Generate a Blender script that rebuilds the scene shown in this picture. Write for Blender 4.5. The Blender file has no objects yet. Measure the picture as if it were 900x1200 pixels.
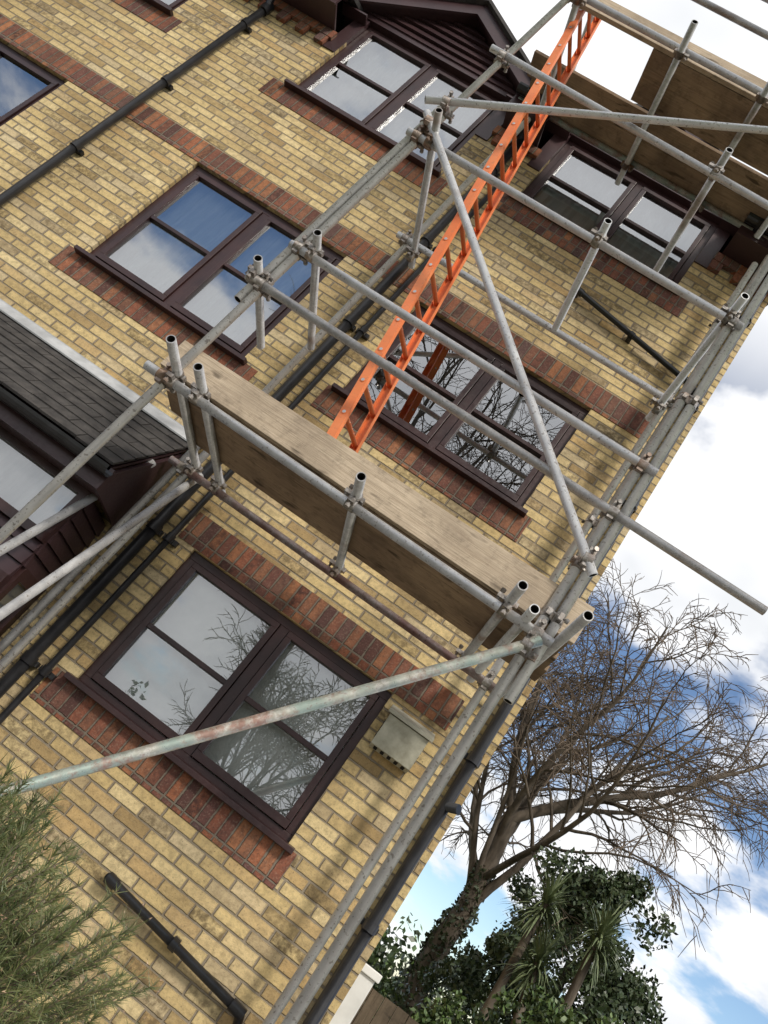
import bpy, math, random
from mathutils import Vector, Matrix
random.seed(7)
ZC=1.5
def W(x,D,z): return Vector((x,D-5.0,z+ZC))
# ---------------------------------------------------------------- mesh builder
class MB:
    def __init__(s): s.v=[];s.f=[];s.m=[];s.sm=[]
    def face(s,idx,m=0,sm=False): s.f.append(idx);s.m.append(m);s.sm.append(sm)
    def quad(s,a,b,c,d,m=0):
        n=len(s.v); s.v+= [tuple(a),tuple(b),tuple(c),tuple(d)]; s.face((n,n+1,n+2,n+3),m)
    def tri(s,a,b,c,m=0):
        n=len(s.v); s.v+= [tuple(a),tuple(b),tuple(c)]; s.face((n,n+1,n+2),m)
    def box(s,x0,x1,D0,D1,z0,z1,m=0):
        y0=D0-5;y1=D1-5;z0+=ZC;z1+=ZC
        s.hexa([(x0,y0,z0),(x1,y0,z0),(x1,y1,z0),(x0,y1,z0),(x0,y0,z1),(x1,y0,z1),(x1,y1,z1),(x0,y1,z1)],m)
    def hexa(s,p,m=0):
        n=len(s.v); s.v+=[tuple(q) for q in p]
        for f in ((0,3,2,1),(4,5,6,7),(0,1,5,4),(1,2,6,5),(2,3,7,6),(3,0,4,7)): s.face(tuple(n+i for i in f),m)
    def obox(s,c,ax,ay,az,m=0):
        c=Vector(c);p=[]
        for k in (-1,1):
            for i,j in ((-1,-1),(1,-1),(1,1),(-1,1)): p.append(c+ax*i+ay*j+az*k)
        s.hexa(p,m)
    def ring(s,c,a,b,r,seg):
        n=len(s.v)
        for i in range(seg):
            t=2*math.pi*i/seg; s.v.append(tuple(c+a*(r*math.cos(t))+b*(r*math.sin(t))))
        return n
    def tube(s,p,q,r=0.0255,seg=14,m=0,mi=None,r2=None):
        p=Vector(p);q=Vector(q);d=(q-p).normalized()
        a=d.orthogonal().normalized();b=d.cross(a)
        if r2 is None:r2=r
        n0=s.ring(p,a,b,r,seg);n1=s.ring(q,a,b,r2,seg)
        for i in range(seg):
            j=(i+1)%seg; s.face((n0+i,n0+j,n1+j,n1+i),m,True)
        if mi is not None:
            for (c,dd,n,rr) in ((p,d,n0,r),(q,-d,n1,r2)):
                k=s.ring(c,a,b,rr*0.8,seg);k2=s.ring(c+dd*0.06,a,b,rr*0.78,seg)
                for i in range(seg):
                    j=(i+1)%seg
                    s.face((n+i,k+i,k+j,n+j),m); s.face((k+i,k2+i,k2+j,k+j),mi)
                s.face(tuple(k2+i for i in range(seg)),mi)
        else:
            s.face(tuple(n0+i for i in range(seg)),m);s.face(tuple(n1+i for i in range(seg)),m)
    def path(s,pts,rad,seg=5,m=0):
        prev=None
        d=(pts[1]-pts[0]).normalized();a=d.orthogonal().normalized()
        for i,p in enumerate(pts):
            d=((pts[min(i+1,len(pts)-1)])-pts[max(i-1,0)]).normalized()
            a=(a-d*a.dot(d)).normalized();b=d.cross(a)
            n=s.ring(p,a,b,rad[i],seg)
            if prev is not None:
                for k in range(seg):
                    j=(k+1)%seg; s.face((prev+k,prev+j,n+j,n+k),m,True)
            prev=n
    def make(s,name,mats,parent=None,bevel=0):
        me=bpy.data.meshes.new(name); me.from_pydata(s.v,[],s.f)
        for m in mats: me.materials.append(m)
        me.polygons.foreach_set('material_index',s.m); me.polygons.foreach_set('use_smooth',s.sm); me.update()
        o=bpy.data.objects.new(name,me); bpy.context.collection.objects.link(o)
        if parent: o.parent=parent
        if bevel:
            b=o.modifiers.new('b','BEVEL');b.width=bevel;b.segments=2;b.limit_method='ANGLE'
        return o
def empty(name):
    o=bpy.data.objects.new(name,None); bpy.context.collection.objects.link(o); return o
# ---------------------------------------------------------------- materials
class NT:
    def __init__(s,name,world=False):
        if not world:
            s.mat=bpy.data.materials.new(name);s.mat.use_nodes=True;s.t=s.mat.node_tree
        s.n=s.t.nodes; s.n.clear(); s.out=s.n.new('ShaderNodeOutputMaterial')
    def new(s,typ,**kw):
        n=s.n.new(typ)
        for k,v in kw.items(): setattr(n,k,v)
        return n
    def set(s,sock,val):
        if isinstance(val,bpy.types.NodeSocket): s.t.links.new(val,sock)
        elif val is not None:
            if isinstance(val,(tuple,list)) and len(val)==3 and sock.type=='RGBA': val=tuple(val)+(1,)
            sock.default_value=val
    def M(s,op,a,b=None,c=None):
        n=s.new('ShaderNodeMath',operation=op); s.set(n.inputs[0],a)
        if b is not None:s.set(n.inputs[1],b)
        if c is not None:s.set(n.inputs[2],c)
        return n.outputs[0]
    def pos(s):
        return s.new('ShaderNodeTexCoord').outputs['Object']
    def noise(s,scale,detail=4,rough=.55,vec=None,dist=0,sc=None):
        n=s.new('ShaderNodeTexNoise');v=vec or s.pos()
        if sc:
            mp=s.new('ShaderNodeMapping');s.set(mp.inputs['Vector'],v);mp.inputs['Scale'].default_value=sc;v=mp.outputs[0]
        s.set(n.inputs['Vector'],v);n.inputs['Scale'].default_value=scale;n.inputs['Detail'].default_value=detail
        n.inputs['Roughness'].default_value=rough;n.inputs['Distortion'].default_value=dist
        return n.outputs['Fac']
    def ramp(s,fac,stops,interp='LINEAR'):
        n=s.new('ShaderNodeValToRGB');cr=n.color_ramp;cr.interpolation=interp
        while len(cr.elements)<len(stops): cr.elements.new(.5)
        for e,(p,c) in zip(cr.elements,stops):
            e.position=p;e.color=(c,c,c,1) if isinstance(c,(int,float)) else tuple(c)+(1,)
        s.set(n.inputs[0],fac);return n.outputs[0]
    def mix(s,fac,a,b,mode='MIX'):
        n=s.new('ShaderNodeMix',data_type='RGBA',blend_type=mode)
        s.set(n.inputs[0],fac);s.set(n.inputs[6],a);s.set(n.inputs[7],b);return n.outputs[2]
    def rng(s,v,a,b,c=0,d=1,smooth=False):
        n=s.new('ShaderNodeMapRange');
        if smooth:n.interpolation_type='SMOOTHSTEP'
        for i,x in enumerate((v,a,b,c,d)): s.set(n.inputs[i],x)
        return n.outputs[0]
    def bump(s,h,strength=.5,dist=.01):
        n=s.new('ShaderNodeBump');s.set(n.inputs['Height'],h);n.inputs['Strength'].default_value=strength;n.inputs['Distance'].default_value=dist
        return n.outputs[0]
    def bsdf(s,col,rough=.8,metal=0,normal=None,spec=.5,coat=0):
        p=s.new('ShaderNodeBsdfPrincipled');s.set(p.inputs['Base Color'],col);s.set(p.inputs['Roughness'],rough);s.set(p.inputs['Metallic'],metal)
        p.inputs['Specular IOR Level'].default_value=spec;p.inputs['Coat Weight'].default_value=coat
        if normal is not None:s.set(p.inputs['Normal'],normal)
        s.t.links.new(p.outputs[0],s.out.inputs[0]);return p
def brick(name,bw,bh,stops,mortar,stag=.5,x0=0,z0=0,tint=(.20,.145,.08)):
    t=NT(name);p=t.pos();sx=t.new('ShaderNodeSeparateXYZ');t.set(sx.inputs[0],p)
    n1=t.noise(24,3,.7,vec=p)
    wv=t.M('MULTIPLY',t.M('SUBTRACT',n1,.5),.013)
    u=t.M('ADD',t.M('ADD',sx.outputs[0],sx.outputs[1]),100+x0); v=t.M('ADD',sx.outputs[2],10+z0)
    vv=t.M('DIVIDE',v,bh);row=t.M('FLOOR',vv)
    rw=t.new('ShaderNodeTexWhiteNoise',noise_dimensions='1D');t.set(rw.inputs['W'],row)
    off=t.M('ADD',t.M('MULTIPLY',t.M('MODULO',row,2),stag),t.M('MULTIPLY',rw.outputs['Value'],.05))
    uu=t.M('ADD',t.M('DIVIDE',u,bw),off);col=t.M('FLOOR',uu)
    fu=t.M('MULTIPLY',t.M('FRACT',uu),bw);fv=t.M('MULTIPLY',t.M('FRACT',vv),bh)
    cv=t.new('ShaderNodeCombineXYZ');t.set(cv.inputs[0],col);t.set(cv.inputs[1],row)
    wn=t.new('ShaderNodeTexWhiteNoise',noise_dimensions='2D');t.set(wn.inputs['Vector'],cv.outputs[0])
    sc2=t.new('ShaderNodeSeparateColor');t.set(sc2.inputs[0],wn.outputs['Color'])
    du=t.M('MINIMUM',fu,t.M('SUBTRACT',bw,fu));dv=t.M('MINIMUM',fv,t.M('SUBTRACT',bh,fv))
    e=t.M('ADD',t.M('ADD',t.M('MINIMUM',du,dv),wv),t.M('MULTIPLY',t.M('SUBTRACT',sc2.outputs[2],.5),.003))
    mask=t.rng(e,.0035,.008,0,1,True)
    base=t.ramp(wn.outputs['Value'],stops)
    n2=t.noise(100,2,.6,vec=p);n3=t.noise(.9,3,.6,vec=p)
    c=t.mix(t.rng(n1,.45,.75,0,.6),base,tint)
    c=t.mix(t.rng(n1,.28,.45,.4,0),c,t.mix(1.0,base,(1.28,1.26,1.2),'MULTIPLY'))
    c=t.mix(t.rng(n2,.55,.75,0,.4),c,t.mix(.5,base,(.62,.55,.40)))
    c=t.mix(t.rng(n2,.38,.29,0,.75),c,(.06,.05,.04))
    c=t.mix(t.M('MULTIPLY',t.rng(sc2.outputs[1],.70,1,0,.8),t.rng(n1,.3,.6)),c,tuple(k*.65 for k in tint))
    c=t.mix(t.rng(e,.006,.014,.3,0),c,tint)
    mc=t.mix(n1,mortar,tuple(k*.6 for k in mortar))
    full=t.mix(mask,mc,c)
    full=t.mix(t.rng(n3,.40,.70,0,.55),full,t.mix(1.0,full,(.60,.57,.52),'MULTIPLY'))
    h=t.M('ADD',t.M('MULTIPLY',mask,.85),t.M('ADD',t.M('MULTIPLY',n1,.55),t.M('MULTIPLY',sc2.outputs[0],.15)))
    t.bsdf(full,.9,0,t.bump(h,.9,.012),.25);return t.mat
M_buff=brick('buff_brick',.225,.075,[(0,(.38,.265,.125)),(.1,(.52,.385,.185)),(.3,(.70,.54,.27)),(.5,(.62,.465,.22)),(.65,(.75,.60,.33)),(.8,(.52,.355,.16)),(.9,(.64,.52,.32)),(1,(.44,.335,.19))],(.35,.29,.21))
M_red=brick('red_brick',.075,.45,[(0,(.10,.05,.045)),(.2,(.29,.105,.06)),(.35,(.15,.07,.06)),(.5,(.35,.13,.065)),(.65,(.12,.07,.065)),(.8,(.40,.17,.08)),(1,(.2,.09,.06))],(.24,.20,.155),stag=0,z0=.2,tint=(.08,.045,.04))
def frame_mat():
    t=NT('brown_stained_frame');n=t.noise(30,2,.6);n2=t.noise(3,2)
    c=t.mix(t.rng(n2,.3,.7),(.024,.011,.012),(.05,.021,.02));c=t.mix(t.rng(n,.55,.8,0,.3),c,(.09,.06,.055))
    t.bsdf(c,t.rng(n,.3,.7,.28,.5),0,None,.5);return t.mat
M_frame=frame_mat()
def ship_mat():
    t=NT('dark_shiplap');n=t.noise(60,2,.6);n2=t.noise(2,3)
    c=t.mix(t.rng(n2,.3,.7),(.03,.014,.017),(.06,.03,.032));t.bsdf(c,t.rng(n,.3,.7,.35,.5),0,None,.5);return t.mat
M_ship=ship_mat()
def glass_mat(name,fac,tint=(.88,.91,.90,1)):
    t=NT(name);gl=t.new('ShaderNodeBsdfGlossy');gl.inputs['Roughness'].default_value=.0;gl.inputs['Color'].default_value=(.95,.97,1,1)
    t.set(gl.inputs['Normal'],t.bump(t.noise(1.1,1,.5),.05,.02))
    tr=t.new('ShaderNodeBsdfTransparent');tr.inputs[0].default_value=tint
    mx=t.new('ShaderNodeMixShader');lw=t.new('ShaderNodeFresnel');lw.inputs[0].default_value=1.5
    t.set(mx.inputs[0],t.M('MINIMUM',t.M('ADD',t.M('MULTIPLY',lw.outputs[0],1.2),fac),1.0))
    t.set(mx.inputs[1],tr.outputs[0]);t.set(mx.inputs[2],gl.outputs[0]);t.set(t.out.inputs[0],mx.outputs[0]);return t.mat
M_glass=glass_mat('window_glass',.30);M_glassl=glass_mat('net_backed_glass',.20,(.95,.96,.95,1))
def simple(name,c1,c2,scale=5,rough=.7,metal=0,bs=.3,bd=.01,spec=.5,sc=None,detail=4):
    t=NT(name);n=t.noise(scale,detail,.6,sc=sc);c=t.mix(t.rng(n,.3,.7),c1,c2);t.bsdf(c,rough,metal,t.bump(n,bs,bd) if bs>.2 else None,spec);return t.mat
M_curtain=simple('net_curtain',(.46,.48,.50),(.66,.68,.69),1.5,.9,0,.4,.03,.1,sc=(8,1,1))
M_curtain2=simple('pale_blind',(.50,.54,.51),(.84,.86,.82),2.2,.9,spec=.1)
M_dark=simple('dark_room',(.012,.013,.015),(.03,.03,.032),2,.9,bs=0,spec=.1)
M_black=simple('black_upvc_pipe',(.008,.008,.009),(.02,.02,.022),12,.32,0,.05,.002)
def galv(name,a,b,rust,rustamt,paint=None):
    t=NT(name);n=t.noise(9,3,.65);n2=t.noise(45,2,.6);n3=t.noise(2.3,3,.7)
    c=t.mix(t.rng(n,.3,.7),a,b);c=t.mix(t.rng(n2,.5,.72,0,.5),c,(.80,.79,.77));
    if paint: c=t.mix(t.rng(n3,.42,.56,0,.9),c,paint)
    c=t.mix(t.rng(n2,.60,.7,0,.7),c,(.20,.17,.15))
    c=t.mix(t.rng(n3 if not paint else t.noise(5.5,5,.75),.62-rustamt,.74-rustamt,0,.75),c,rust)
    t.bsdf(c,t.rng(n2,.3,.7,.26,.46),t.rng(n,.3,.7,.5,.2),None,.7);return t.mat
M_g1=galv('galvanised_tube',(.52,.52,.53),(.68,.68,.68),(.27,.20,.15),.0)
M_g2=galv('galvanised_tube_pale',(.66,.66,.67),(.82,.82,.81),(.34,.27,.21),-.05)
M_g3=galv('weathered_tube',(.34,.33,.33),(.50,.49,.48),(.22,.15,.11),.06)
M_g4=galv('painted_rusty_tube',(.30,.27,.23),(.46,.43,.36),(.25,.11,.075),.12,(.26,.33,.29))
M_g5=galv('red_oxide_tube',(.30,.22,.20),(.42,.34,.32),(.25,.11,.09),.13)
M_hole=simple('tube_inside',(.01,.01,.01),(.03,.025,.02),20,.9,bs=0)
M_coup=galv('coupler_steel',(.14,.125,.11),(.32,.28,.25),(.21,.12,.07),.10)
def wood(name,a,b,d,axis=(1.2,30,30)):
    t=NT(name);g=t.noise(3,5,.65,sc=axis,dist=.4);g2=t.noise(2.2,4,.6);k=t.noise(7,2,.5,sc=(.6,2,2));g3=t.noise(11,4,.7)
    c=t.mix(t.rng(g,.3,.7),a,b);c=t.mix(t.rng(g2,.4,.65,0,.75),c,d);c=t.mix(t.rng(k,.64,.72,0,.8),c,tuple(x*.4 for x in d))
    c=t.mix(t.rng(g3,.52,.72,0,.55),c,tuple(x*.55 for x in d))
    t.bsdf(c,.85,0,t.bump(g,.7,.007),.2);return t.mat
M_board=wood('scaffold_board_wood',(.38,.295,.21),(.62,.51,.38),(.31,.245,.18))
M_board_shade=wood('scaffold_board_shaded',(.26,.18,.12),(.42,.31,.21),(.15,.105,.075))  # darker copy of the board wood: shade of deck undersides put into colour
def orange():
    t=NT('orange_fibreglass');n=t.noise(3,4,.6);n2=t.noise(50,3)
    c=t.mix(t.rng(n,.3,.7),(.76,.17,.05),(.88,.28,.10));c=t.mix(t.rng(n2,.55,.75,0,.5),c,(.5,.2,.11));t.bsdf(c,.5,0,None);return t.mat
M_or=orange()
M_alu=simple('ladder_aluminium',(.45,.44,.43),(.65,.64,.62),30,.4,.6,.1,.002)
M_slate=simple('roof_slate',(.024,.022,.022),(.072,.066,.062),9,.75,0,.5,.01,.3)
M_lead=simple('lead_flashing',(.30,.31,.32),(.52,.53,.54),6,.6,.1,.4,.006)
M_conc=simple('weathered_concrete',(.28,.265,.20),(.58,.56,.45),8,.9,0,.5,.006)
M_white=simple('white_render',(.6,.6,.58),(.78,.78,.76),4,.8)
M_bark=simple('bark',(.06,.05,.04),(.20,.165,.13),6,.95,0,.8,.03,.1,sc=(1,1,.3))
M_twig=simple('twigs',(.11,.085,.065),(.20,.155,.12),3,.9,0,.1,.003,.1,detail=1)
def leaf(name,a,b,c,scale=3):
    t=NT(name);n=t.noise(scale,2,.7);n2=t.noise(scale*9,1,.6)
    col=t.mix(t.rng(n,.35,.65),a,b);col=t.mix(t.rng(n2,.5,.75,0,.8),col,c)
    t.bsdf(col,.45,0,None,.5);return t.mat
M_ever=leaf('evergreen_leaf',(.022,.042,.018),(.055,.085,.032),(.10,.12,.055))
M_ever2=leaf('laurel_leaf',(.05,.09,.025),(.10,.16,.045),(.18,.22,.08))
M_ivy=leaf('ivy_leaf',(.02,.035,.016),(.05,.07,.028),(.12,.13,.06))
M_palm=leaf('palm_leaf',(.09,.12,.055),(.15,.19,.095),(.27,.30,.17))
M_needle=leaf('shrub_needle',(.055,.08,.025),(.12,.14,.045),(.25,.21,.10),6)
M_tip=leaf('shrub_dry_tip',(.32,.19,.12),(.45,.30,.19),(.4,.3,.2),6)
M_fence=wood('fence_wood',(.10,.075,.05),(.19,.145,.10),(.07,.055,.04),axis=(20,20,1))
def ground_mat():
    t=NT('grass_and_soil');n=t.noise(.6,4,.6);n2=t.noise(18,3,.7)
    c=t.mix(t.rng(n,.4,.6),(.06,.075,.03),(.10,.105,.055));c=t.mix(t.rng(n2,.45,.7,0,.6),c,(.13,.11,.08));t.bsdf(c,.95,0,None,.1);return t.mat
def paving():
    t=NT('paving');p=t.pos();b=t.new('ShaderNodeTexBrick');t.set(b.inputs['Vector'],p);b.inputs['Scale'].default_value=1;b.inputs['Brick Width'].default_value=.6;b.inputs['Row Height'].default_value=.45
    b.inputs['Mortar Size'].default_value=.006;b.inputs['Color1'].default_value=(.30,.28,.25,1);b.inputs['Color2'].default_value=(.38,.36,.32,1);b.inputs['Mortar'].default_value=(.12,.11,.09,1)
    n=t.noise(7,4,.6);t.bsdf(t.mix(t.rng(n,.4,.7,0,.5),b.outputs[0],(.2,.19,.16)),.9,0,None,.2);return t.mat
# ---------------------------------------------------------------- ground
g=MB();g.quad((-300,-300,0),(300,-300,0),(300,300,0),(-300,300,0));g.make('ground',[ground_mat()])
g=MB();g.quad((-11,-7.5,.004),(3,-7.5,.004),(3,-.02,.004),(-11,-.02,.004));g.make('paved_path',[paving()])
# ---------------------------------------------------------------- house
house=empty('brick_house')
XR=.62;XL=-11.0;EV=6.17
wins=dict(w1=(-1.72,-.10,.20,1.285),w3=(-1.71,-.10,2.90,4.01),w2=(-4.01,-2.44,2.66,4.01),w0=(-7.05,-5.47,2.66,4.01),
 wt=(-4.01,-2.40,5.29,6.57),wt2=(-1.70,-.10,5.53,6.57),w00=(-7.05,-5.47,5.31,6.1))
bands=[(-7.4,.34,4.012,4.237),(-4.15,-2.28,2.435,2.657),(-7.2,-5.35,2.435,2.657),(-1.86,.30,1.29,1.515),(-1.86,-.02,-.03,.192),
 (-1.80,.0,2.672,2.896),(-4.2,-2.25,5.062,5.286),(-1.85,.06,5.3,5.526),(-7.2,-5.3,5.08,5.305)]
def openings():
    return [(a,b,c,min(d,EV)) for a,b,c,d in wins.values()]
def wall():
    b=MB();ops=openings()
    xs=sorted({XL,XR}|{o[0] for o in ops}|{o[1] for o in ops});zs=sorted({-1.6,EV}|{o[2] for o in ops}|{o[3] for o in ops})
    for i in range(len(xs)-1):
        for j in range(len(zs)-1):
            cx=(xs[i]+xs[i+1])/2;cz=(zs[j]+zs[j+1])/2
            if any(o[0]<cx<o[1] and o[2]<cz<o[3] for o in ops): continue
            b.quad(W(xs[i],5,zs[j]),W(xs[i+1],5,zs[j]),W(xs[i+1],5,zs[j+1]),W(xs[i],5,zs[j+1]))
    for x0,x1,z0,z1 in ops:   # reveals
        b.quad(W(x0,5,z0),W(x0,5.12,z0),W(x0,5.12,z1),W(x0,5,z1));b.quad(W(x1,5,z0),W(x1,5,z1),W(x1,5.12,z1),W(x1,5.12,z0))
        b.quad(W(x0,5,z0),W(x1,5,z0),W(x1,5.12,z0),W(x0,5.12,z0))
        if z1<EV-.01: b.quad(W(x0,5,z1),W(x0,5.12,z1),W(x1,5.12,z1),W(x1,5,z1))
    b.quad(W(XR,5,-1.6),W(XR,13,-1.6),W(XR,13,EV),W(XR,5,EV));b.quad(W(XL,5,-1.6),W(XL,5,EV),W(XL,13,EV),W(XL,13,-1.6))
    b.quad(W(XL,13,-1.6),W(XL,13,EV),W(XR,13,EV),W(XR,13,-1.6))
    b.tri(W(XR,5,EV),W(XR,13,EV),W(XR,9,EV+3.2));b.tri(W(XL,5,EV),W(XL,9,EV+3.2),W(XL,13,EV))
    b.make('walls',[M_buff],house)
    r=MB()
    for x0,x1,z0,z1 in bands:
        r.box(x0,x1,4.994,5.03,z0,z1)
    x=XL
    while x<XR-.1:
        if not(-4.2<x<-2.3 or -1.8<x<0):
            r.box(x,x+.105,4.955,5.02,5.96,6.06)
        x+=.225
    for a,bb in((XL,-4.12),(-2.28,-1.8),(.02,XR-.004)): r.box(a,bb,4.95,5.02,6.063,6.165)
    r.make('soldier_course_bands',[M_red],house)
wall()
def window(nm,x0,x1,z0,z1,cur):
    f=MB();gl=MB();cu=MB();F=.058;Df=5.035;Db=5.10
    f.box(x0,x1,Df,Db,z0,z0+F);f.box(x0,x1,Df,Db,z1-F,z1);f.box(x0,x0+F,Df,Db,z0+F,z1-F);f.box(x1-F,x1,Df,Db,z0+F,z1-F)
    xm=(x0+x1)/2;f.box(xm-.035,xm+.035,Df,Db,z0+F,z1-F)
    f.hexa([W(x0-.05,4.93,z0-.03),W(x1+.05,4.93,z0-.03),W(x1+.05,5.06,z0-.03),W(x0-.05,5.06,z0-.03),W(x0-.05,4.93,z0+.004),W(x1+.05,4.93,z0+.004),W(x1+.05,5.06,z0+.022),W(x0-.05,5.06,z0+.022)])
    for a,b in((x0+F,xm-.035),(xm+.035,x1-F)):
        S=.042;d0=5.018;d1=5.075;a+=.004;b-=.004;c=z0+F+.004;d=z1-F-.004
        f.box(a,b,d0,d1,c,c+S+.01);f.box(a,b,d0,d1,d-S,d);f.box(a,a+S,d0,d1,c+S+.01,d-S);f.box(b-S,b,d0,d1,c+S+.01,d-S)
        zm=(c+d)/2-.02;f.box(a+S,b-S,d0+.004,d1,zm-.017,zm+.017)
        for p,q in((c+S+.01,zm-.017),(zm+.017,d-S)):
            ta=random.uniform(-.003,.003);tb_=random.uniform(-.003,.003)
            gl.quad(W(a+S,5.05+ta,p),W(b-S,5.05-ta,p),W(b-S,5.05-ta+tb_,q),W(a+S,5.05+ta+tb_,q))
    f.make(nm+'_frame',[M_frame],house,.003);gl.make(nm+'_panes',[M_glassl if cur==0 else M_glass],house)
    if cur==0: cu.quad(W(x0,5.14,z0),W(x1,5.14,z0),W(x1,5.14,z1),W(x0,5.14,z1),0)
    elif cur==1:
        n=60
        for i in range(n):
            a=x0+(x1-x0)*i/n;b=x0+(x1-x0)*(i+1)/n
            da=5.155+.018*math.sin(i*1.3)+.01*math.sin(i*.47);db=5.155+.018*math.sin((i+1)*1.3)+.01*math.sin((i+1)*.47)
            cu.quad(W(a,da,z0),W(b,db,z0),W(b,db,z1+.02),W(a,da,z1+.02),0)
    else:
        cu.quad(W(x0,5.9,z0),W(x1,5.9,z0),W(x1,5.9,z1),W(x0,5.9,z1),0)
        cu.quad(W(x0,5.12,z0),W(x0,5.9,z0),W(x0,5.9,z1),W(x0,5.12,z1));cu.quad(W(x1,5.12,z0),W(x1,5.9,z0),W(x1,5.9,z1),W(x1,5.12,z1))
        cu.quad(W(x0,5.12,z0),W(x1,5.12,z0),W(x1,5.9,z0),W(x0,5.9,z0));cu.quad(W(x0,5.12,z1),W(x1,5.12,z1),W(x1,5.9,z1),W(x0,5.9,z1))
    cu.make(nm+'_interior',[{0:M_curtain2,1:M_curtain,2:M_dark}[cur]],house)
for k,(a,b,c,d) in wins.items():
    window({'w1':'ground_window','w3':'middle_window','w2':'landing_window','w0':'side_window','wt':'dormer_window','wt2':'small_dormer_window','w00':'attic_window'}[k],a,b,c,d,{'w1':0,'w2':1,'w3':2,'wt':1,'wt2':1,'w0':2,'w00':2}[k])  # wt2 curtain is added, pale, to brighten panes in place of sky reflection
def eaves():
    e=MB()
    for a,b in((XL-.2,-4.16),(-2.24,-1.86),(.06,XR+.12)):
        e.box(a,b,4.70,5.0,6.17,6.19,0);e.box(a,b,4.68,4.70,6.15,6.36,0)
        n=8;r=.055
        for i in range(n):
            t0=math.pi+math.pi*i/n;t1=math.pi+math.pi*(i+1)/n;yc=4.62;zc=6.31
            p=[(yc+r*math.cos(t),zc+r*math.sin(t)) for t in(t0,t1)]
            e.quad(W(a,p[0][0],p[0][1]),W(b,p[0][0],p[0][1]),W(b,p[1][0],p[1][1]),W(a,p[1][0],p[1][1]),1)
        x=a+.1
        while x<b: e.box(x,x+.03,4.56,4.68,6.25,6.27,1);x+=.8
    e.make('eaves_and_gutter',[M_ship,M_black],house)
    r=MB()
    def slab(xa,xb,d0):
        z0=6.34+(d0-4.64)*3.3/4.36
        r.hexa([W(xa,d0,z0),W(xb,d0,z0),W(xb,9,9.64),W(xa,9,9.64),W(xa,d0,z0+.05),W(xb,d0,z0+.05),W(xb,9,9.69),W(xa,9,9.69)])
    slab(XL-.3,-4.14,4.64);slab(-4.14,-2.27,5.5);slab(-2.27,-1.83,4.64);slab(-1.83,.03,5.5);slab(.03,XR+.2,4.64)
    r.hexa([W(XL-.3,13.4,6.34),W(XR+.2,13.4,6.34),W(XR+.2,9,9.64),W(XL-.3,9,9.64),W(XL-.3,13.4,6.39),W(XR+.2,13.4,6.39),W(XR+.2,9,9.69),W(XL-.3,9,9.69)])
    r.make('main_roof',[M_slate],house)
    for nm,x0,x1 in(('dormer',-4.01,-2.40),('small_dormer',-1.70,-.10)):
        m=MB();xc=(x0+x1)/2;half=(x1-x0)/2+.28;apex=7.27;sl=.70
        m.box(x0-.13,x0-.002,4.985,5.12,5.96,6.6,0);m.box(x1+.002,x1+.13,4.985,5.12,5.96,6.6,0)
        m.box(x0-.12,x0-.1,5.12,6.5,6.1,6.62,0);m.box(x1+.1,x1+.12,5.12,6.5,6.1,6.62,0)
        m.box(x0-.13,x1+.13,4.97,5.1,6.575,6.64,0)
        m.box(x0-.1,x1+.1,5.1,6.6,6.60,6.62,0)
        z=6.64
        while z<apex-.08:
            h=min(.1,apex-z-.03);w0=(apex-z)/sl;w1=(apex-z-h)/sl
            m.hexa([W(xc-w0,4.955,z),W(xc+w0,4.955,z),W(xc+w0,5.05,z),W(xc-w0,5.05,z),W(xc-w1,4.985,z+h-.006),W(xc+w1,4.985,z+h-.006),W(xc+w1,5.05,z+h-.006),W(xc-w1,5.05,z+h-.006)],0)
            z+=.1
        OV=4.84
        for s in(-1,1):
            ex=xc+s*half;ez=apex-sl*half
            def sk(d,z_,u): return W(xc+(ex-xc)*u,d,apex+(ez-apex)*u+z_)
            m.hexa([sk(OV,-.03,0),sk(OV,-.03,1),sk(OV+.03,-.03,1),sk(OV+.03,-.03,0),sk(OV,.15,0),sk(OV,.15,1),sk(OV+.03,.15,1),sk(OV+.03,.15,0)],0)
            m.hexa([sk(OV+.03,.03,0),sk(OV+.03,.03,1),sk(7.6,.03,1),sk(7.6,.03,0),sk(OV+.03,.05,0),sk(OV+.03,.05,1),sk(7.6,.05,1),sk(7.6,.05,0)],0)
            m.hexa([sk(OV-.05,.155,0),sk(OV-.05,.155,1.05),sk(7.6,.155,1.05),sk(7.6,.155,0),sk(OV-.05,.2,0),sk(OV-.05,.2,1.05),sk(7.6,.2,1.05),sk(7.6,.2,0)],1)
            m.box(min(ex,ex-s*.28),max(ex,ex-s*.28),OV+.04,5.0,ez-.03,ez-.01,0)
        m.make(nm+'_gable',[M_ship,M_slate],house)
eaves()
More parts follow.
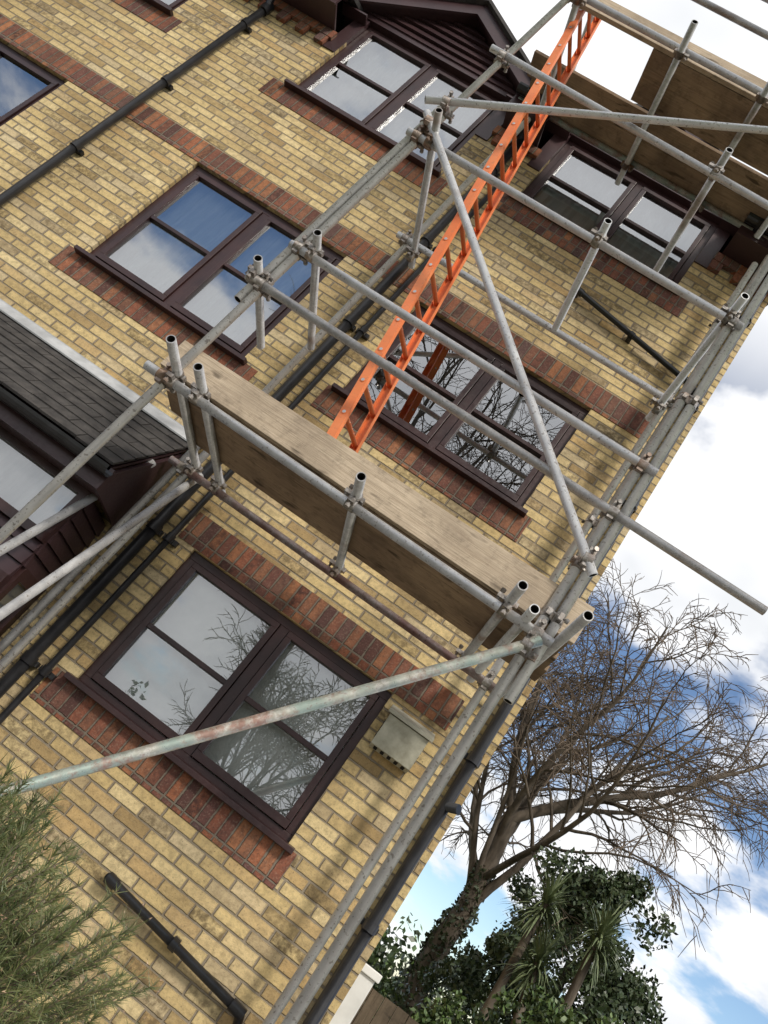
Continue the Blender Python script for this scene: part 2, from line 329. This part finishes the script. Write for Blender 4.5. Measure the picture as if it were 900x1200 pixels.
def pipes():
    b=MB()
    def pipe(x,z0,z1,r=.034,D=4.93,cl=1.1):
        b.tube(W(x,D,z0),W(x,D,z1),r,16)
        z=z0+.5
        while z<z1:
            b.tube(W(x,D,z),W(x,D,z+.06),r+.008,16);b.box(x-.055,x+.055,4.962,4.998,z+.012,z+.048);z+=cl
    pipe(-4.8,-1.5,5.95,.036);pipe(-2.0,-1.5,6.1,.040);pipe(-1.87,-1.5,5.6,.022);pipe(.53,-1.5,6.1,.036)
    b.tube(W(-4.8,4.93,5.95),W(-4.8,4.62,6.26),.036,16)
    b.tube(W(-4.8,4.93,5.88),W(-4.8,4.93,6.0),.05,16)
    b.tube(W(.53,4.93,6.1),W(.53,4.64,6.28),.036,16);b.tube(W(-2.0,4.93,6.1),W(-2.0,4.64,6.28),.038,16)
    def waste(p,q,r=.024):
        b.tube(p,q,r,14);d=(q-p).normalized()
        b.tube(p,p+d*.07,r+.008,14);b.tube(q-d*.09,q,r+.008,14)
        b.tube(p+d*.015,p+d*.015+Vector((0,.1,0)),r+.004,14)
        m=(p+q)/2;b.tube(m-d*.02,m+d*.02,r+.007,14);b.obox(m+Vector((0,.035,0)),d*.02,Vector((0,.03,0)),Vector((0,0,.035)))
    waste(W(-.80,4.93,-.49),W(.22,4.93,-.585),.026);b.tube(W(.20,4.93,-.585),W(.25,4.93,-.72),.026,14)
    b.tube(W(.25,4.93,-.7),W(.25,4.93,-1.5),.026,14)
    waste(W(-.76,4.93,4.92),W(.42,4.93,4.68),.024)
    b.tube(W(.42,4.93,4.68),W(.52,4.93,4.6),.03,14)
    b.tube(W(.53,4.93,.9),W(.60,4.86,.92),.03,14)
    b.make('rainwater_and_waste_pipes',[M_black],house)
pipes()
def vent():
    b=MB();x0,x1,z0,z1=-.04,.24,.93,1.21
    b.hexa([W(x0,4.86,z0),W(x1,4.86,z0),W(x1,5,z0),W(x0,5,z0),W(x0,4.82,z1-.08),W(x1,4.82,z1-.08),W(x1,5,z1-.02),W(x0,5,z1-.02)],0)
    b.hexa([W(x0-.02,4.80,z1-.08),W(x1+.02,4.80,z1-.08),W(x1+.02,5,z1-.02),W(x0-.02,5,z1-.02),W(x0-.02,4.80,z1-.055),W(x1+.02,4.80,z1-.055),W(x1+.02,5,z1+.02),W(x0-.02,5,z1+.02)],0)
    for i in range(4):
        z=z0+.035+i*.032;b.obox(W(x1+.0015,4.93,z+.03),Vector((.003,0,0)),Vector((0,.04,0)),Vector((0,0,.007)),1)
        b.obox(W(x0-.0015,4.93,z+.03),Vector((.003,0,0)),Vector((0,.04,0)),Vector((0,0,.007)),1)
        b.obox(W(x1-.07,4.838+.04*(z1-.08-z-.03)/.2,z+.03),Vector((.04,0,0)),Vector((0,.01,0)),Vector((0,0,.007)),1)
    for i in range(5):
        b.obox(W(x0+.04+i*.05,4.92,z0-.001),Vector((.012,0,0)),Vector((0,.045,0)),Vector((0,0,.003)),1)
    b.make('wall_vent_box',[M_conc,M_dark],house,.004)
vent()
def bay():
    b=MB();x1=-2.2;x0=-9.5
    n=9
    for k in range(n):
        t0=k/n;t1=(k+1)/n
        dA=4.30+.70*t0;zA=1.215+.685*t0;dB=4.30+.70*t1+.03;zB=1.215+.685*t1+.03
        x=x1-(.15 if k%2 else 0)
        xr=x1
        xl=x
        if k%2==0: xl=x1-.3
        while xr>x0:
            j=random.uniform(-.004,.004)
            b.hexa([W(xl+.003,dA,zA+.012+j),W(xr-.003,dA,zA+.012+j),W(xr-.003,dB,zB),W(xl+.003,dB,zB),W(xl+.003,dA-.008,zA+.026+j),W(xr-.003,dA-.008,zA+.026+j),W(xr-.003,dB-.008,zB+.01),W(xl+.003,dB-.008,zB+.01)],0)
            xr=xl;xl-=.3
    b.hexa([W(x0,4.33,1.19),W(x1-.01,4.33,1.19),W(x1-.01,5,1.86),W(x0,5,1.86),W(x0,4.33,1.215),W(x1-.01,4.33,1.215),W(x1-.01,5,1.885),W(x0,5,1.885)],1)
    b.hexa([W(x0,4.90,1.84),W(x1+.03,4.90,1.84),W(x1+.03,4.985,1.90),W(x0,4.985,1.90),W(x0,4.895,1.85),W(x1+.03,4.895,1.85),W(x1+.03,4.98,1.945),W(x0,4.98,1.945)],2)
    b.box(x0,x1+.03,4.978,4.997,1.90,1.95,2)
    b.box(x0,x1+.02,4.33,4.35,1.06,1.215,1);b.box(x0,x1,4.35,4.60,1.07,1.09,1)
    b.hexa([W(x1-.01,4.35,1.06),W(x1+.02,4.35,1.06),W(x1+.02,5,1.06),W(x1-.01,5,1.06),W(x1-.01,4.35,1.2),W(x1+.02,4.35,1.2),W(x1+.02,5,1.84),W(x1-.01,5,1.84)],1)
    for i in range(8):
        t0=math.pi+math.pi*i/8;t1=math.pi+math.pi*(i+1)/8
        p=[(4.27+.055*math.cos(t),1.19+.055*math.sin(t)) for t in(t0,t1)]
        b.quad(W(x0,p[0][0],p[0][1]),W(x1+.03,p[0][0],p[0][1]),W(x1+.03,p[1][0],p[1][1]),W(x0,p[1][0],p[1][1]),3)
    b.make('lean_to_roof',[M_slate,M_ship,M_lead,M_black],house)
    f=MB();DF=4.55
    def ship(xa,xb,za,zb):
        z=za
        while z<zb-.01:
            h=min(.095,zb-z)
            f.hexa([W(xa,DF-.018,z),W(xb,DF-.018,z),W(xb,DF+.02,z),W(xa,DF+.02,z),W(xa,DF,z+h-.006),W(xb,DF,z+h-.006),W(xb,DF+.02,z+h),W(xa,DF+.02,z+h)],1);z+=.095
    X1=-2.28
    ship(x0,X1,.40,.66);ship(x0,X1,-1.5,-.85)
    gl=MB()
    x=X1
    while x>x0:
        xa=x-.86
        for za,zb in((.66,1.07),(-.85,.4)):
            f.box(xa,x,DF-.03,DF+.04,zb-.05,zb,0);f.box(xa,x,DF-.04,DF+.04,za,za+.06,0)
            f.box(x-.06,x,DF-.03,DF+.04,za+.06,zb-.05,0);f.box(xa,xa+.05,DF-.03,DF+.04,za+.06,zb-.05,0)
            gl.quad(W(xa+.05,DF,za+.06),W(x-.06,DF,za+.06),W(x-.06,DF,zb-.05),W(xa+.05,DF,zb-.05),0)
            gl.quad(W(xa+.05,DF+.06,za+.02),W(x-.02,DF+.06,za+.02),W(x-.02,DF+.06,zb-.02),W(xa+.05,DF+.06,zb-.02),1)
        x=xa
    for k in range(27):
        z=-1.5+k*.095
        if -.6<z<.48: continue
        f.hexa([W(X1-.02,DF+.02,z),W(X1+.018,DF+.02,z),W(X1+.018,5,z),W(X1-.02,5,z),W(X1-.02,DF+.02,z+.09),W(X1,DF+.02,z+.09),W(X1,5,z+.09),W(X1-.02,5,z+.09)],1)
    f.box(X1-.02,X1+.02,DF+.04,DF+.1,-.6,.5,0);f.box(X1-.02,X1+.02,4.93,4.998,-.6,.5,0);f.box(X1-.02,X1+.02,DF+.1,4.93,.42,.5,0);f.box(X1-.02,X1+.02,DF+.1,4.93,-.6,-.52,0)
    gl.quad(W(X1,DF+.1,-.52),W(X1,4.93,-.52),W(X1,4.93,.42),W(X1,DF+.1,.42),0)
    gl.quad(W(X1-.06,DF+.06,-.52),W(X1-.06,4.97,-.52),W(X1-.06,4.97,.42),W(X1-.06,DF+.06,.42),1)
    f.make('bay_front',[M_frame,M_ship],house);gl.make('bay_glazing',[M_glassl,M_curtain],house)
bay()
# ---------------------------------------------------------------- scaffolding
sc=empty('scaffolding')
T=MB()
C=MB()
TR=.0265
def tb(x0,D0,z0,x1,D1,z1,m=0): T.tube(W(x0,D0,z0),W(x1,D1,z1),TR,16,m,5)
def coupler(p,a,q,b):
    a=Vector(a).normalized();b=Vector(b).normalized()
    for c,d,o in((p,a,q-p),(q,b,p-q)):
        C.tube(c-d*.027,c+d*.027,TR+.007,12)
        o=o.normalized() if o.length>1e-4 else d.orthogonal().normalized()
        s=d.cross(o)
        if s.length<1e-3: s=d.orthogonal()
        s.normalize()
        C.obox(c+s*(TR+.022),s*.022,o*.012,d*.02)
        C.tube(c+s*(TR+.03)-o*.035,c+s*(TR+.03)+o*.045,.0075,8)
        C.tube(c+s*(TR+.03)-o*.045,c+s*(TR+.03)-o*.027,.014,6)
        C.obox(c-s*(TR+.010),s*.010,o*.014,d*.018)
    C.obox((p+q)/2,a*.02,b*.02,(q-p)*.35 if (q-p).length>.01 else Vector((0,.01,0)))
X=Vector((1,0,0));Y=Vector((0,1,0));Zv=Vector((0,0,1))
XLs=-2.046;XRs=.33;Do=3.72;Dl=3.668;Di=4.75;Dil=4.70
tb(XLs,Do,-1.48,XLs,Do,7.9,1);tb(-2.02,Di,-1.48,-2.02,Di,6.9,1)
tb(XRs,Do,-1.48,XRs,Do,7.9,0);tb(.335,Di,-1.48,.335,Di,6.0,1)
tb(XRs+.062,Do-.005,1.25,XRs+.062,Do-.005,7.5,1)
tb(.40,Di+.005,2.6,.40,Di+.005,7.2,0)
tb(XLs-.058,Do+.005,2.3,XLs-.058,Do+.005,4.55,1)
tb(-2.10,Di,-1.48,-2.10,Di,2.1,0)
for x,z in((XRs+.03,1.75),(XRs+.03,3.4),(XRs+.03,5.0)): coupler(W(XRs,Do,z),Zv,W(XRs+.06,Do,z),Zv)
for z in(3.0,5.2): coupler(W(.335,Di,z),Zv,W(.4,Di,z),Zv)
for z in(2.5,4.3): coupler(W(XLs,Do,z),Zv,W(XLs-.058,Do,z),Zv)
def ledger(x0,x1,D,z,m=0,std=True,dz=0):
    tb(x0,D,z-dz,x1,D,z+dz,m)
    if std:
        Ds=Do if D<4.2 else Di
        for xs in(XLs,XRs):
            if x0<xs<x1: coupler(W(xs,D,z),X,W(xs,Ds,z),Zv)
ledger(-2.16,.42,Dl,1.607,0);ledger(-2.14,1.245,Dl,2.437,2);ledger(-2.10,.42,Dl,2.80,0,True,.006);ledger(-2.12,.40,Dl,4.09,0)
ledger(-2.15,.55,Dl,5.21,0,True,-.02);ledger(-2.3,.60,Dl,6.27,0);ledger(-2.2,.55,Dl,6.95,2);ledger(-2.2,.55,Dl,7.4,0)
ledger(-2.15,.40,Dil,1.60,4);ledger(-2.12,.42,Dil,4.216,1);ledger(-2.2,.6,Dil,6.27,3)
def transom(x,D0,D1,z,m=2,cp=(1,1),zl=None,dx=0):
    tb(x-dx,D0,z,x+dx,D1,z,m)
    zz=zl if zl is not None else z-.052
    if cp[0]: coupler(W(x-dx*.8,Dl,z),Y,W(x-dx*.8,Dl,zz),X)
    if cp[1]: coupler(W(x+dx*.8,Dil,z),Y,W(x+dx*.8,Dil,zz),X)
transom(-1.985,3.35,4.93,1.66,2);transom(-1.80,3.44,4.90,1.66,2,dx=.02);transom(-.81,3.43,4.68,1.66,2,dx=-.015);transom(.14,3.42,4.85,1.66,2);transom(.45,3.3,4.9,1.66,2,(0,0));transom(.25,3.5,4.9,1.63,0,(0,0))
transom(-2.10,3.54,4.36,2.489,2,(1,0));transom(-1.95,3.52,4.62,2.852,2,(1,0))
transom(-.65,3.53,4.60,4.142,0,(1,0));transom(-1.93,3.45,4.85,4.142,2,dx=.02);transom(.30,3.5,4.9,4.142,0)
transom(-1.05,3.42,4.9,6.215,2,(1,1),6.27);transom(-.35,3.42,4.95,6.215,2,(1,1),6.27);transom(-1.95,3.4,4.9,6.215,2,(1,1),6.27);transom(.22,3.5,4.95,6.215,0,(1,1),6.27)
transom(-.3,3.5,4.7,5.262,2,(1,0))
transom(-2.0,3.45,4.85,6.9,0,(1,0))
Db=3.612
brace=tb
brace(-2.09,Db,4.26,.41,Db,2.02,0);coupler(W(-2.03,Db,4.2),X,W(-2.046,Dl+.02,4.17),Zv);coupler(W(.345,Db,2.08),X,W(.33,Dl+.03,2.08),Zv)
brace(-2.17,Db,4.36,.10,Db,6.02,1);coupler(W(-2.05,Db,4.44),X,W(-2.046,Do-.02,4.44),Zv)
brace(.36,Db,1.56,-2.02,Db,-1.48,3);coupler(W(.315,Db,1.50),X,W(.33,Do-.02,1.50),Zv)
brace(-1.96,4.80,1.66,-1.96,3.62,-.98,0)
brace(-2.2,4.66,1.5,-2.62,3.9,-1.4,0)
T.make('tubes',[M_g1,M_g2,M_g3,M_g4,M_g5,M_hole],sc)
C.make('couplers',[M_coup],sc)
bp=MB()
for x,D in((XLs,Do),(XRs,Do),(-2.02,Di),(.335,Di)):
    bp.box(x-.075,x+.075,D-.075,D+.075,-1.455,-1.447,0);bp.box(x-.25,x+.25,D-.11,D+.11,-1.494,-1.456,1)
bp.make('base_plates',[M_coup,M_board],sc)
bd=MB()
def board(x0,x1,D0,z,m,sag=.004,w=.221,t=.038):
    n=8
    ti=random.uniform(-.004,.004)
    for i in range(n):
        a=x0+(x1-x0)*i/n;b=x0+(x1-x0)*(i+1)/n
        za=z-sag*math.sin(math.pi*i/n);zb=z-sag*math.sin(math.pi*(i+1)/n)
        p=[W(a,D0,za+ti),W(b,D0,zb+ti),W(b,D0+w,zb-ti),W(a,D0+w,za-ti)]
        q=[v+Vector((0,0,t)) for v in p]
        k=len(bd.v);bd.v+=[tuple(v) for v in p+q]
        for f in((0,3,2,1),(4,5,6,7),(0,1,5,4),(2,3,7,6)): bd.face(tuple(k+j for j in f),m)
        if i==0: bd.face((k,k+4,k+7,k+3),m)
        if i==n-1: bd.face((k+1,k+2,k+6,k+5),m)
for i,D0 in enumerate((3.775,4.0,4.225)): board(-2.12+.03*i*(-1)**i,.50+.02*i,D0,1.69,1)
bd.hexa([W(-2.15,3.735,1.69),W(.52,3.73,1.70),W(.52,3.768,1.70),W(-2.15,3.773,1.69),W(-2.15,3.735,1.895),W(.52,3.725,1.93),W(.52,3.763,1.93),W(-2.15,3.773,1.895)],0)
for i,D0 in enumerate((3.775,4.0)): board(-1.27,.62,D0,6.30,1)
for i,D0 in enumerate((4.26,4.485)): board(-2.2+.05*i,.62,D0,6.30,1)
bd.hexa([W(-2.0,3.735,6.30),W(.7,3.73,6.30),W(.7,3.768,6.30),W(-2.0,3.773,6.30),W(-2.0,3.735,6.52),W(.7,3.725,6.53),W(.7,3.763,6.53),W(-2.0,3.773,6.52)],0)
bd.make('boards',[M_board,M_board_shade],sc,.003)
# ---------------------------------------------------------------- ladder
ld=empty('extension_ladder')
L=MB()
P0=W(-1.10,4.08,1.74);P1=W(-2.02,3.97,7.1)
dl=(P1-P0).normalized();rv=Vector((.30,.95,0)).normalized();rv=(rv-dl*rv.dot(dl)).normalized();nv=dl.cross(rv)
def ladder(P0,P1,hw,m=0,r0=0):
    Ln=(P1-P0).length
    for s in(-1,1):
        c=(P0+P1)/2+rv*s*hw
        L.obox(c,nv*.028,rv*.003,dl*(Ln/2),m)
        for k in(-1,1): L.obox(c+nv*k*.0265-rv*s*.015,nv*.0025,rv*.014,dl*(Ln/2-.001),m)
        L.obox(P0+rv*s*hw-rv*s*.012+dl*.02,nv*.033,rv*.02,dl*.03,2)
    z=.2+r0
    while z<Ln-.1:
        p=P0+dl*z;L.tube(p-rv*(hw+.006),p+rv*(hw+.006),.0165,10,m)
        for s in(-1,1): L.tube(p+rv*s*(hw+.002),p+rv*s*(hw+.007),.011,8,1)
        z+=.25
ladder(P0,P1,.175)
L.make('stiles_and_rungs',[M_or,M_alu,M_black],ld)
# ---------------------------------------------------------------- trees
def leafq(v,c,s,rnd):
    d=Vector((rnd.gauss(0,1),rnd.gauss(0,1),rnd.gauss(0,.7))).normalized();e=d.orthogonal().normalized()
    a=rnd.random()*6.28;e=(e*math.cos(a)+d.cross(e)*math.sin(a));g_=d.cross(e)
    v.quad(c-e*s,c-g_*s*.55,c+e*s,c+g_*s*.55)
def bare_tree(name,base,H,R,seed,limbs=8,ivy=False,crown=1.0,lean=(0,0),fork=.34,droop=.05,lf=1.0):
    rnd=random.Random(seed);root=empty(name);b=MB();tw=MB()
    def rv3():
        return Vector((rnd.gauss(0,1),rnd.gauss(0,1),rnd.gauss(0,1))).normalized()
    def grow(p,d,r,ln,lev):
        n=[9,7,5,3][lev];pts=[p.copy()];rad=[r];dirs=[d]
        for i in range(n):
            up=[.05,.02,-droop,-droop*1.6][lev]
            d=(d+rv3()*[.17,.24,.26,.3][lev]+Vector((0,0,up))).normalized()
            p=p+d*(ln/n);pts.append(p.copy());dirs.append(d);rad.append(r*(1-.82*(i+1)/n)+.003)
        (b if lev<2 else tw).path(pts,rad,[8,6,4,3][lev])
        if lev<3:
            nc=[10,9,6][lev]
            for k in range(nc):
                f=.25+.75*(k+rnd.random()*.8)/nc;f=min(f,.99);i=int(f*n);q=pts[i].lerp(pts[min(i+1,n)],f*n-i)
                dd=dirs[min(i+1,n)];s=dd.cross(rv3()).normalized();ang=rnd.uniform(.4,1.0)
                nd=(dd*math.cos(ang)+s*math.sin(ang)).normalized()
                grow(q,nd,max(rad[min(i,n)]*.5,.0065),ln*rnd.uniform(.34,.56)*(1.15-.4*f),lev+1)
    base=Vector(base);pts=[];rad=[];n=8;th=H*fork*1.25
    for i in range(n+1):
        t=i/n;pts.append(base+Vector((lean[0]*t+rnd.uniform(-.09,.09),lean[1]*t+rnd.uniform(-.06,.06),th*t)));rad.append(R*(1-.45*t)*(1.25 if i==0 else 1))
    b.path(pts,rad,12)
    for k in range(limbs):
        a=2*math.pi*k/limbs*1.6+rnd.uniform(-.3,.3);i=n-(k%4);q=pts[i]
        tilt=(rnd.uniform(.1,.5) if k%2 else rnd.uniform(.65,1.25))*crown
        d=Vector((math.cos(a)*math.sin(tilt),math.sin(a)*math.sin(tilt),math.cos(tilt)))
        grow(q,d,R*.40*rnd.uniform(.6,1),H*rnd.uniform(.40,.56)*lf,0)
    b.make('trunk_and_limbs',[M_bark],root);tw.make('twigs',[M_twig],root)
    if ivy:
        v=MB()
        for k in range(2600):
            t=rnd.random()**1.4*.8;i=t*n;q=pts[int(i)].lerp(pts[min(int(i)+1,n)],i-int(i));a=rnd.random()*6.283
            rr=R*(1-.45*t)+abs(rnd.gauss(0,.07))*(1.1-t)+.03*math.sin(t*25+a*2)
            c=q+Vector((math.cos(a)*rr,math.sin(a)*rr,0));leafq(v,c,.05*rnd.uniform(.6,1.3),rnd)
        v.make('ivy',[M_ivy],root)
    return root
bare_tree('bare_tree',(3.0,11.0,0),11.0,.27,31,13,True,1.0,(-.05,0),.36,.10)
bare_tree('bare_tree',(-2.6,-11.5,0),15.5,.30,5,8,False,.95)
bare_tree('bare_tree',(-1.6,-9.5,0),6.2,.12,41,8,False,1.0,fork=.22)
def foliage(name,clumps,n,size,mats,seed,trunk=None):
    rnd=random.Random(seed);root=empty(name);v=MB()
    for (cx,cy,cz,r) in clumps:
        sub=[(Vector((cx,cy,cz))+Vector((rnd.gauss(0,.5),rnd.gauss(0,.5),rnd.gauss(0,.45)))*r,r*rnd.uniform(.22,.45)) for _ in range(16)]
        for k in range(n):
            c,rr=rnd.choice(sub);d=Vector((rnd.gauss(0,1),rnd.gauss(0,1),rnd.gauss(0,1))).normalized()
            q=c+d*rr*(rnd.random()**.4)*rnd.choice((1,1,1,1.25))
            if q.z<.02: continue
            leafq(v,q,size*rnd.uniform(.6,1.4),rnd)
            v.m[-1]=rnd.choice(range(len(mats)))
    v.make('leaves',mats,root)
    if trunk:
        b=MB()
        for p,q,r in trunk: b.path([Vector(p),Vector(p).lerp(Vector(q),.5)+Vector((rnd.uniform(-.1,.1),0,0)),Vector(q)],[r,r*.8,r*.5],8)
        b.make('trunk',[M_bark],root)
    return root
def WD(xr,D,zr): return (xr*D,D-5,zr*D+ZC)
cl=[]
for xr,D,zr,r in((.305,13.5,.17,.85),(.325,13.5,.21,.6),(.285,13.8,.18,.6),(.34,13,.12,.8),(.27,13.2,.09,.7),(.375,13.3,.12,.6),(.30,13,.03,.9),(.36,13,.05,.8),(.40,13,.06,.7),(.24,13.2,.04,.7)):
    cl.append(WD(xr,D,zr)+(r,))
foliage('evergreen_tree',cl,3400,.045,[M_ever,M_ever,M_ivy],3,[((4.1,8.3,0),(4.2,8.3,3.2),.12)])
cl=[WD(x,D,z)+(r,) for x,D,z,r in((.155,15,-.04,.7),(.24,12,-.05,.7),(.18,11.5,-.08,.6),(.43,13,.02,.6),(.46,13,-.01,.7))]
foliage('garden_hedge',cl,2400,.045,[M_ever,M_ever2,M_ever],4)
cl=[WD(x,D,z)+(r,) for x,D,z,r in((.25,9.5,-.02,.4),(.29,9.5,.0,.45),(.34,9.5,.04,.45),(.21,9.2,-.06,.4),(.39,9.5,.05,.45),(.30,9.5,-.07,.5),(.37,9.5,-.02,.5))]
foliage('laurel_shrub',cl,2200,.035,[M_ever2,M_ever,M_ever2],8,None)
def palm(base,heads,seed):
    rnd=random.Random(seed);root=empty('palm_tree');b=MB();v=MB();base=Vector(base)
    for (dx,dy,hh) in heads:
        top=base+Vector((dx,dy,hh));mid=base.lerp(top,.5)+Vector((dx*.2,0,0))
        b.path([base,mid,top],[.08,.065,.055],8)
        for k in range(200):
            a=rnd.random()*6.283;el=rnd.uniform(-.9,1.5);ln=rnd.uniform(.38,.66)
            d=Vector((math.cos(a)*math.cos(el),math.sin(a)*math.cos(el),math.sin(el)));s=d.cross(Vector((0,0,1)))
            s=s.normalized() if s.length>.01 else Vector((1,0,0))
            p=top+Vector((0,0,rnd.uniform(-.2,.08)));w=.019;n=5
            for i in range(n+1):
                t=i/n;ww=w*(1-t)**.7+.001;A=p+s*ww;B=p-s*ww;k0=len(v.v);v.v+=[tuple(A),tuple(B)]
                if i: v.face((k0-2,k0-1,k0+1,k0),0)
                d=(d+Vector((0,0,-.10-.2*t))).normalized();p=p+d*(ln/n)
    b.make('trunk',[M_bark],root);v.make('fronds',[M_palm],root)
palm((3.75,6.3,0),[(.0,0,3.4),(-.45,.3,2.7)],1)
palm((2.95,6.7,0),[(.12,0,3.4)],2)
cl=[]
rr=random.Random(9)
for i in range(22): cl.append((-34+i*3.2,-38+rr.uniform(-2,2),rr.uniform(.5,1.0),1.7))
foliage('distant_trees',cl,700,.16,[M_ever,M_ever2,M_ivy],12)
cl=[]
for i in range(12): cl.append((2+i*3,32+rr.uniform(-2,2),rr.uniform(.5,1.6),2.0))
foliage('distant_trees',cl,900,.18,[M_ever,M_ever2,M_ivy],14)
fn=MB()
x=.78
while x<9:
    fn.box(x,x+.12,8.0+random.uniform(-.006,.006),8.02,-1.5,-.16+random.uniform(-.01,.01));x+=.126
for xx in(.7,2.6,4.5,6.4,8.3): fn.box(xx,xx+.1,8.03,8.13,-1.5,-.1)
fn.box(.7,9,8.03,8.07,-.5,-.4);fn.box(.7,9,8.03,8.07,-1.2,-1.1)
fn.make('wooden_fence',[M_fence])
wp=MB();wp.box(.66,.80,5.6,5.75,-1.5,-.08,0);wp.box(.64,.82,5.58,5.77,-.08,-.03,0);wp.make('white_gate_post',[M_white],None,.006)
def shrub():
    rnd=random.Random(2);root=empty('broom_shrub');b=MB();v=MB();v2=MB();base=W(-1.0,2.9,-1.5)
    for k in range(640):
        a=rnd.random()*6.283;el=rnd.uniform(.42,1.5);ln=rnd.uniform(.9,1.32)
        d=Vector((math.cos(a)*math.cos(el),math.sin(a)*math.cos(el)*.7,math.sin(el)));p=base+Vector((rnd.gauss(0,.18),rnd.gauss(0,.12),0))
        pts=[p.copy()];n=7
        for i in range(n):
            d=(d+Vector((rnd.gauss(0,.09),rnd.gauss(0,.09),.03))).normalized();p=p+d*ln/n;pts.append(p.copy())
        b.path(pts,[.006*(1-i/(n+1))+.001 for i in range(n+1)],3)
        for j in range(180):
            t=.35+.65*rnd.random()**.7;i=min(int(t*n),n-1);q=pts[i].lerp(pts[i+1],t*n-i);dd=(pts[i+1]-pts[i]).normalized()
            s=(dd*rnd.uniform(.5,1.1)+Vector((rnd.gauss(0,.5),rnd.gauss(0,.5),rnd.gauss(0,.35)))).normalized();l=rnd.uniform(.03,.08);w=s.orthogonal().normalized()*.002
            e=q+s*l;v.tri(q-w,q+w,e)
            if rnd.random()<.04:
                w2=s.orthogonal().normalized()*.004;v2.quad(e-w2,e+s*.006,e+w2,e+s*.014)
    b.make('stems',[M_twig],root);v.make('needles',[M_needle],root);v2.make('dry_tips',[M_tip],root)
shrub()
# ---------------------------------------------------------------- camera
R=[(0.81517,-0.11794,0.56709),(0.55773,0.42405,-0.71352),(-0.15633,0.89793,0.41145)]
cx=Vector(R[0]);cy=-Vector(R[1]);cz=-Vector(R[2])
m=Matrix((cx,cy,cz)).transposed().to_4x4();m.translation=Vector((0,-5,ZC))
cam=bpy.data.cameras.new('camera');co=bpy.data.objects.new('camera',cam);bpy.context.collection.objects.link(co);co.matrix_world=m
cam.sensor_fit='VERTICAL';cam.sensor_height=24;cam.lens=24*932/1200;cam.clip_start=.05;cam.clip_end=1500
bpy.context.scene.camera=co
# ---------------------------------------------------------------- light
el=math.radians(42);az=math.radians(150)
sd=Vector((math.sin(az)*math.cos(el),math.cos(az)*math.cos(el),math.sin(el)))
sun=bpy.data.lights.new('sun','SUN');sun.energy=3.0;sun.angle=math.radians(11);sun.color=(1,.94,.84)
so=bpy.data.objects.new('sun',sun);bpy.context.collection.objects.link(so);so.rotation_euler=sd.to_track_quat('Z','Y').to_euler()
w=bpy.data.worlds.new('World');bpy.context.scene.world=w;w.use_nodes=True
class WT(NT):
    def __init__(s,w): s.t=w.node_tree;s.n=s.t.nodes;s.n.clear();s.out=s.n.new('ShaderNodeOutputWorld')
t=WT(w)
sky=t.new('ShaderNodeTexSky',sky_type='NISHITA');sky.sun_disc=False;sky.sun_elevation=el;sky.sun_rotation=az;sky.air_density=1.0;sky.dust_density=.3;sky.ozone_density=3
tc=t.new('ShaderNodeTexCoord').outputs['Generated'];sx=t.new('ShaderNodeSeparateXYZ');t.set(sx.inputs[0],tc)
zz=t.M('ADD',t.M('MAXIMUM',sx.outputs[2],0),.35);cv=t.new('ShaderNodeCombineXYZ')
t.set(cv.inputs[0],t.M('DIVIDE',sx.outputs[0],zz));t.set(cv.inputs[1],t.M('DIVIDE',sx.outputs[1],zz));t.set(cv.inputs[2],2.3)
n1=t.noise(1.9,7,.55,vec=cv.outputs[0]);n2=t.noise(2.9,4,.55,vec=cv.outputs[0]);
n1b=t.M('ADD',n1,t.rng(sx.outputs[1],.2,-.3,0,.12))
cov=t.rng(n1b,.475,.57,0,1,True)
cov=t.M('MAXIMUM',cov,t.rng(sx.outputs[2],.62,.80,0,1,True))
ccol=t.mix(t.rng(n2,.46,.76),(1.0,1.0,1.01),(.66,.69,.73))
b1=t.new('ShaderNodeBackground');t.set(b1.inputs[0],sky.outputs[0]);b1.inputs[1].default_value=.15
b2=t.new('ShaderNodeBackground');t.set(b2.inputs[0],ccol);b2.inputs[1].default_value=1.15
mx=t.new('ShaderNodeMixShader');t.set(mx.inputs[0],cov);t.set(mx.inputs[1],b1.outputs[0]);t.set(mx.inputs[2],b2.outputs[0]);t.set(t.out.inputs[0],mx.outputs[0])
s=bpy.context.scene;s.view_settings.view_transform='Standard';s.view_settings.look='None';s.view_settings.exposure=0
